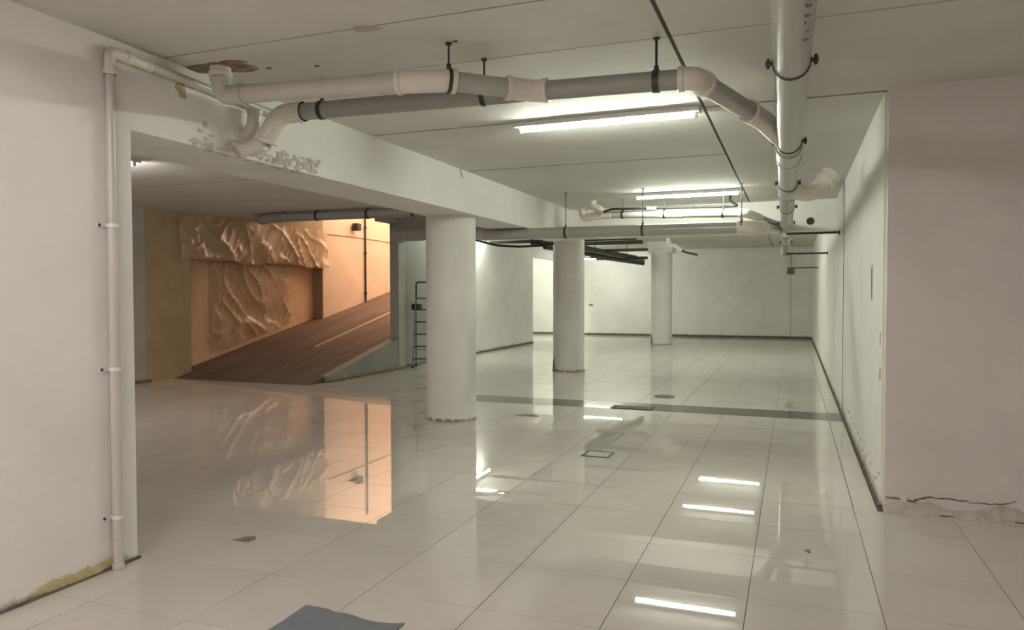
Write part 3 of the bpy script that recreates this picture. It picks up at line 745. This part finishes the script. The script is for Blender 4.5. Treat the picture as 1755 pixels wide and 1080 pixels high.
obj('housing', box(BM(), XT+.04, XT+.20, 15.68, 15.86, 3.08, 3.26, .01), 'black', lb); obj('bracket', box(BM(), XT, XT+.06, 15.73, 15.80, 3.10, 3.2), 'steel', lb, smooth=False)
tag(obj('ramp_cable', sweep(BM(), [(XT+.012, 14.7, 2.92), (XT+.012, 15.6, 2.93), (XT+.012, 17.0, 2.92), (XT+.012, 18.4, 2.90)], .010, 6), 'ramp_line', base=(XT, 14.7, 2.92)), 'thin cable stretched along the peach-lit ramp wall', 'cable')

# ------------------------------------------------------------------ stepladder beside the nearest column
A = Vector((-7.20, 13.16, 0)); B = Vector((-6.93, 13.40, 0)); back = Vector((-.10, .33, 0))
ld = thing('stepladder', 'aluminium stepladder with a tool tray, standing between the ramp wall and the nearest column', 'ladder', tuple(A))
tA = A+back*.42+(B-A)*.14; tB = B+back*.42-(B-A)*.14
hz = 1.42
def at_h(p, t, z): return Vector((p.x+(t.x-p.x)*z/hz, p.y+(t.y-p.y)*z/hz, z))
for p, t in ((A, tA), (B, tB)):
    s = obj('stile', sweep(BM(), [p, at_h(p, t, hz)], .019, 8), 'alu', ld); obj('rubber_foot', sweep(BM(), [p, p+Vector((0, 0, .05))], .027, 8), 'black', s)
    q = p+back; s = obj('rear_leg', sweep(BM(), [q, at_h(q, t, hz-.05)], .016, 8), 'alu', ld); obj('rubber_foot', sweep(BM(), [q, q+Vector((0, 0, .05))], .025, 8), 'black', s)
for z in (.18, .43, .68, .93, 1.18, 1.41):
    a = at_h(A, tA, z); b = at_h(B, tB, z); n_ = back.normalized()*.045
    bm = BM()
    lo_ = [bm.verts.new(v+Vector((0, 0, h))) for h in (-.014, .014) for v in (a-n_, b-n_, b+n_, a+n_)]
    for f in ((0, 1, 2, 3), (7, 6, 5, 4), (0, 4, 5, 1), (1, 5, 6, 2), (2, 6, 7, 3), (3, 7, 4, 0)): bm.faces.new([lo_[k] for k in f])
    bmesh.ops.recalc_face_normals(bm, faces=bm.faces[:]); obj('tread', bm, 'steel', ld, smooth=False)
obj('guard_hoop', sweep(BM(), fillet([tA+Vector((0, 0, hz-.1)), tA+Vector((.0, .0, 1.74)), tB+Vector((0, 0, 1.74)), tB+Vector((0, 0, hz-.1))], .05), .017, 8), 'black', ld)
obj('tool_tray', box(BM(), tA.x-.10, tA.x+.06, tA.y-.03, tA.y+.14, 1.17, 1.30, .01), 'black', ld)
obj('rear_brace', sweep(BM(), [at_h(A+back, tA, .35), at_h(B+back, tB, .35)], .012, 6), 'alu', ld)

# ------------------------------------------------------------------ on the floor
mt = BM(); rnd = random.Random(4); out = []
for k in range(13): out.append((-2.178+.54*k/12, 2.905-.012*math.sin(k*.9)*(1 if k > 3 else -.2)-(.018 if 3 < k < 12 else 0)-.0012*k))
poly = out+[(-1.625, 2.3), (-2.165, 2.25), (-2.172, 2.55), (-2.170, 2.75)]
t = [mt.verts.new((x, y, .007)) for x, y in poly]; b = [mt.verts.new((x, y, .0005)) for x, y in poly]
mt.faces.new(t[::-1]); mt.faces.new(b)
for k in range(len(poly)): mt.faces.new((t[k], t[(k+1) % len(poly)], b[(k+1) % len(poly)], b[k]))
bmesh.ops.recalc_face_normals(mt, faces=mt.faces[:])
tag(obj('cardboard_sheet', mt, 'mat', base=(-1.9, 2.6, 0), smooth=False), 'blue-grey cardboard sheet lying flat on the nearest tiles', 'cardboard')
dr = thing('floor_cover', 'small square metal access cover set in the tiles before the dark strip', 'cover', (-1.69, 6.65, 0))
obj('plate', box(BM(), -1.80, -1.58, 6.55, 6.76, .0005, .004), 'cover', dr, smooth=False)
fr = BM()
for q in ((-1.82, -1.56, 6.53, 6.55), (-1.82, -1.56, 6.76, 6.78), (-1.82, -1.80, 6.55, 6.76), (-1.58, -1.56, 6.55, 6.76)): box(fr, *q, .0005, .006)
obj('frame', fr, 'steel', dr, smooth=False)
dk = thing('drain_cover', 'dark round drain cover in the tiles behind the dark strip', 'drain cover', (-1.74, 10.74, 0))
obj('lid', sweep(BM(), [(-1.74, 10.74, .0005), (-1.74, 10.74, .008)], .125, 24), 'steel', dk); obj('rim', ring_band(BM(), (-1.74, 10.74, .004), (0, 0, 1), .126, .012, .018, 24), 'debris', dk)
gr = thing('strip_grate', 'dark rectangular grate lying in the grey floor strip', 'grate', (-1.97, 9.52, 0))
fm = BM(); box(fm, -2.23, -1.70, 9.40, 9.66, .001, .006); obj('tray', fm, 'black', gr, smooth=False)
sb = BM()
for k in range(11): box(sb, -2.22+k*.048, -2.196+k*.048, 9.41, 9.65, .006, .011)
g_ = obj('bar', sb, 'debris', gr, smooth=False); g_['kind'] = 'stuff'
for x, y, a_, b_, lab in ((-3.12, 3.58, .075, .045, 'small brown smear of dirt on the tiles beside the left pillar'),
                        (-3.05, 8.5, .11, .12, 'patch of dried dirt on the tiles beside the nearest column'),
                        (.09, 4.57, .02, .03, 'tiny dark spot of dirt on the tiles before the right pillar'),
                        (-3.31, 5.04, .022, .05, 'small dark blotch on the tiles in the mirrored ramp light')):
    tag(obj('dirt_patch', patch(BM(), (x, y, .0003), a_, b_, .0015, 'z', int(a_*999), 18, .5), 'debris', base=(x, y, 0)), lab, 'dirt')
# ------------------------------------------------------------------ on the right wall
wr = bpy.data.objects['wall_right']
rnd = random.Random(8)
for k in range(14):
    y = 5.85+k*.26+rnd.uniform(-.1, .1)
    obj('chip', patch(BM(), (XR, y, rnd.uniform(.10, .22)), rnd.uniform(.01, .05), rnd.uniform(.006, .014), .003, 'x', 300+k, 9, .4, -1), 'debris', wr, smooth=False)
for y, z, a_, b_, lab in ((5.80, .925, .05, .055, 'yellowed plaster scar low on the right wall by the pillar edge'),
                        (5.80, 1.17, .02, .06, 'small yellowed plaster scar above another by the pillar edge')):
    tag(obj('plaster_scar', patch(BM(), (XR, y, z), a_, b_, .004, 'x', int(z*100), 14, .4, -1), 'yellow', base=(XR, y, z)), lab, 'plaster scar')
cs = thing('cable_slot', 'narrow vertical slot box on the right wall at head height', 'slot', (XR, 6.43, 1.58))
obj('frame', box(BM(), XR-.006, XR+.002, 6.40, 6.46, 1.44, 1.72), 'pipe_grey', cs, smooth=False); obj('slot', box(BM(), XR-.008, XR-.004, 6.418, 6.442, 1.46, 1.70), 'gap', cs, smooth=False)
sk = thing('wall_socket', 'small socket on the back wall between the middle and far columns', 'socket', (-6.9, YB, 1.08))
obj('plate', box(BM(), -6.96, -6.80, YB-.012, YB, 1.05, 1.13, .003), 'pipe_dark', sk, smooth=False); obj('outlet', sweep(BM(), [(-6.88, YB-.014, 1.09), (-6.88, YB-.008, 1.09)], .028, 12), 'debris', sk)
